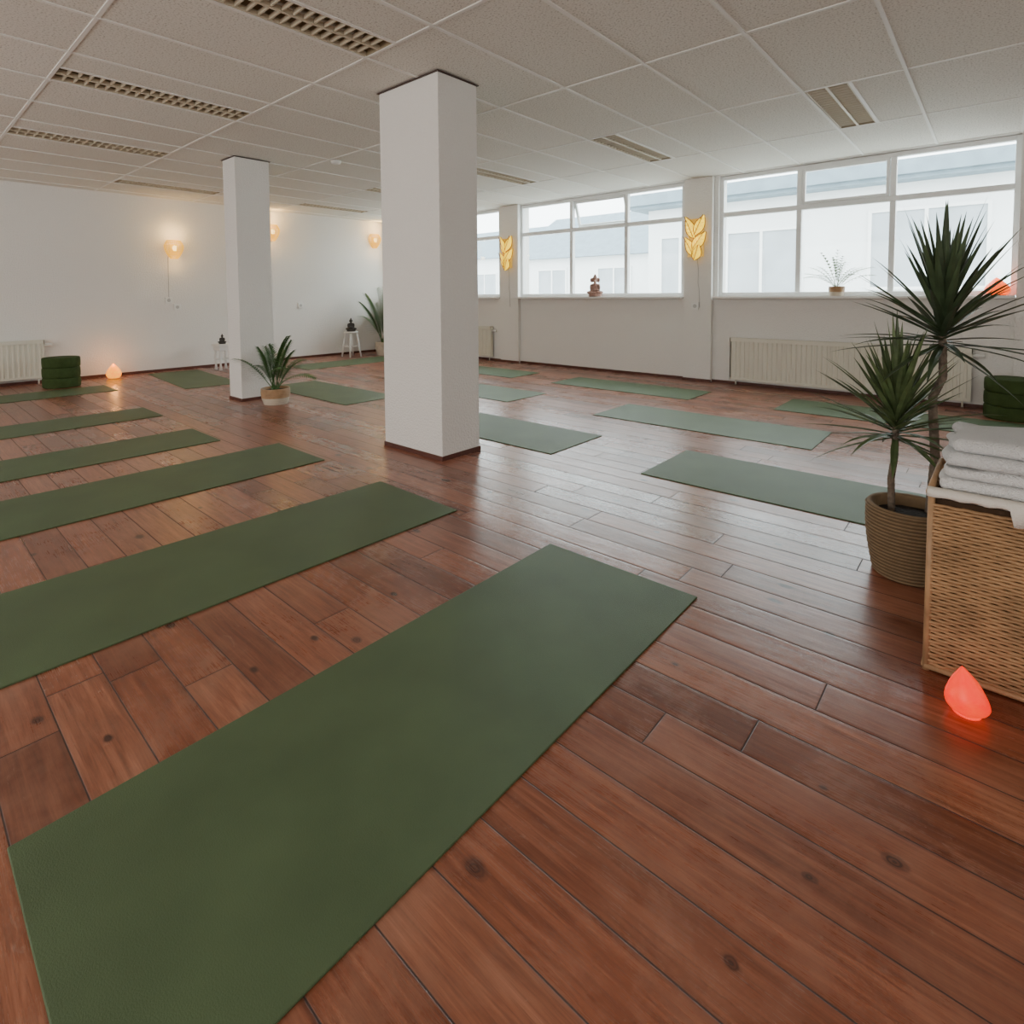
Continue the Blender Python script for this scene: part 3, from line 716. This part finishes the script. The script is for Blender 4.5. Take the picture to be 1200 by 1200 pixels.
# ------------------------------------------------------------------ outside
b = MB(); b.box(-60, 40, YN+.4, 90, -.4, -.3); thing(b.obj("pavement", M["pave"]), "pale grey paved ground outside the windows", "ground")
def building(x0, x1, y, h, wins, lab, pitched=False):
    r = empty("building", ((x0+x1)/2, y, -.3)); W = (x1-x0)/2; hh = h+.3
    b = MB(); b.box(-W, W, 0, 7, 0, hh); b.obj("facade", M["bldg"], r)
    b = MB()
    if pitched:
        n0 = len(b.v); b.v += [(-W-.2, -.3, hh), (W+.2, -.3, hh), (W+.2, 7.3, hh), (-W-.2, 7.3, hh), (-W-.2, 3.5, hh+2.2), (W+.2, 3.5, hh+2.2)]
        for q in ((0, 1, 5, 4), (3, 4, 5, 2), (0, 4, 3), (1, 2, 5), (0, 3, 2, 1)): b.face([n0+i for i in q])
    else:
        b.box(-W-.3, W+.3, -.45, 7.3, hh, hh+.30); b.box(-W-.36, W+.36, -.55, -.45, hh+.08, hh+.36)
    b.obj("roof", M["roof"], r)
    cx = (x0+x1)/2
    for (a, c, z0, z1) in wins:
        b = MB(); b.box(a-cx, c-cx, -.02, .0, z0+.3, z1+.3, 0)
        f = .06
        for q in ((a-cx-f, a-cx, z0-f, z1+f), (c-cx, c-cx+f, z0-f, z1+f), (a-cx, c-cx, z0-f, z0), (a-cx, c-cx, z1, z1+f), ((a+c)/2-cx-f/2, (a+c)/2-cx+f/2, z0, z1)):
            b.box(q[0], q[1], -.06, 0, q[2]+.3, q[3]+.3, 1)
        b.obj("window", [M["bgls"], M["frame"]], r)
    thing(r, lab, "building")
building(-7.0, 4.5, 13.5, 3.25, [(-4.9, -3.4, .9, 2.5), (-2.0, -.2, 1.2, 2.7), (.9, 2.6, 1.2, 2.7), (-6.6, -5.6, .9, 2.5)], "pale rendered building with flat blue-grey roof edge across the street")
building(-16.5, -8.2, 19, 2.6, [(-15, -13.6, .9, 2.1), (-12, -10.6, .9, 2.1)], "pale house with pitched grey roof across the street", True)
building(-34, -19, 26, 3.4, [(-31, -29, .9, 2.4), (-26, -24, .9, 2.4)], "distant pale house with pitched grey roof", True)

# ------------------------------------------------------------------ light
w = bpy.data.worlds.new("overcast"); bpy.context.scene.world = w; w.use_nodes = True
bg = w.node_tree.nodes["Background"]; bg.inputs["Color"].default_value = (.91, .965, 1, 1); bg.inputs["Strength"].default_value = 10.0
def area(name, loc, rot, sx, sy, e, col):
    L = bpy.data.lights.new(name, 'AREA'); L.shape = 'RECTANGLE'; L.size = sx; L.size_y = sy; L.energy = e; L.color = col
    o = bpy.data.objects.new(name, L); COL.objects.link(o); o.location = loc; o.rotation_euler = rot
area("south_fill", (-3.2, YS+.08, 1.4), (pi/2, 0, 0), 10.5, 1.9, 190, (1, .975, .93))  # added soft fill by the solid wall, stands in for unseen windows
area("east_fill", (XE-.08, 1.2, 1.4), (0, pi/2, 0), 1.9, 6.5, 18, (1, .98, .95))  # added weak fill light, this wall has no opening

# ------------------------------------------------------------------ camera
yaw, pit, rol, F, cxp, cyp = .7179, .0533, -.0059, 653, 600, 380.5
f = Vector((-math.sin(yaw)*math.cos(pit), math.cos(yaw)*math.cos(pit), -math.sin(pit)))
rt = Vector((math.cos(yaw), math.sin(yaw), 0)); u = rt.cross(f)
r2 = rt*math.cos(rol)+u*math.sin(rol); u2 = r2.cross(f)
cam = bpy.data.cameras.new("camera"); cam.sensor_width = 36; cam.sensor_fit = 'HORIZONTAL'; cam.lens = F/1200*36
cam.shift_x = (600-cxp)/1200; cam.shift_y = -(600-cyp)/1200; cam.clip_start = .02; cam.clip_end = 300
co = bpy.data.objects.new("camera", cam); COL.objects.link(co)
mt = Matrix(((r2.x, u2.x, -f.x, 0), (r2.y, u2.y, -f.y, 0), (r2.z, u2.z, -f.z, 1.08), (0, 0, 0, 1)))
co.matrix_world = mt
bpy.context.scene.camera = co
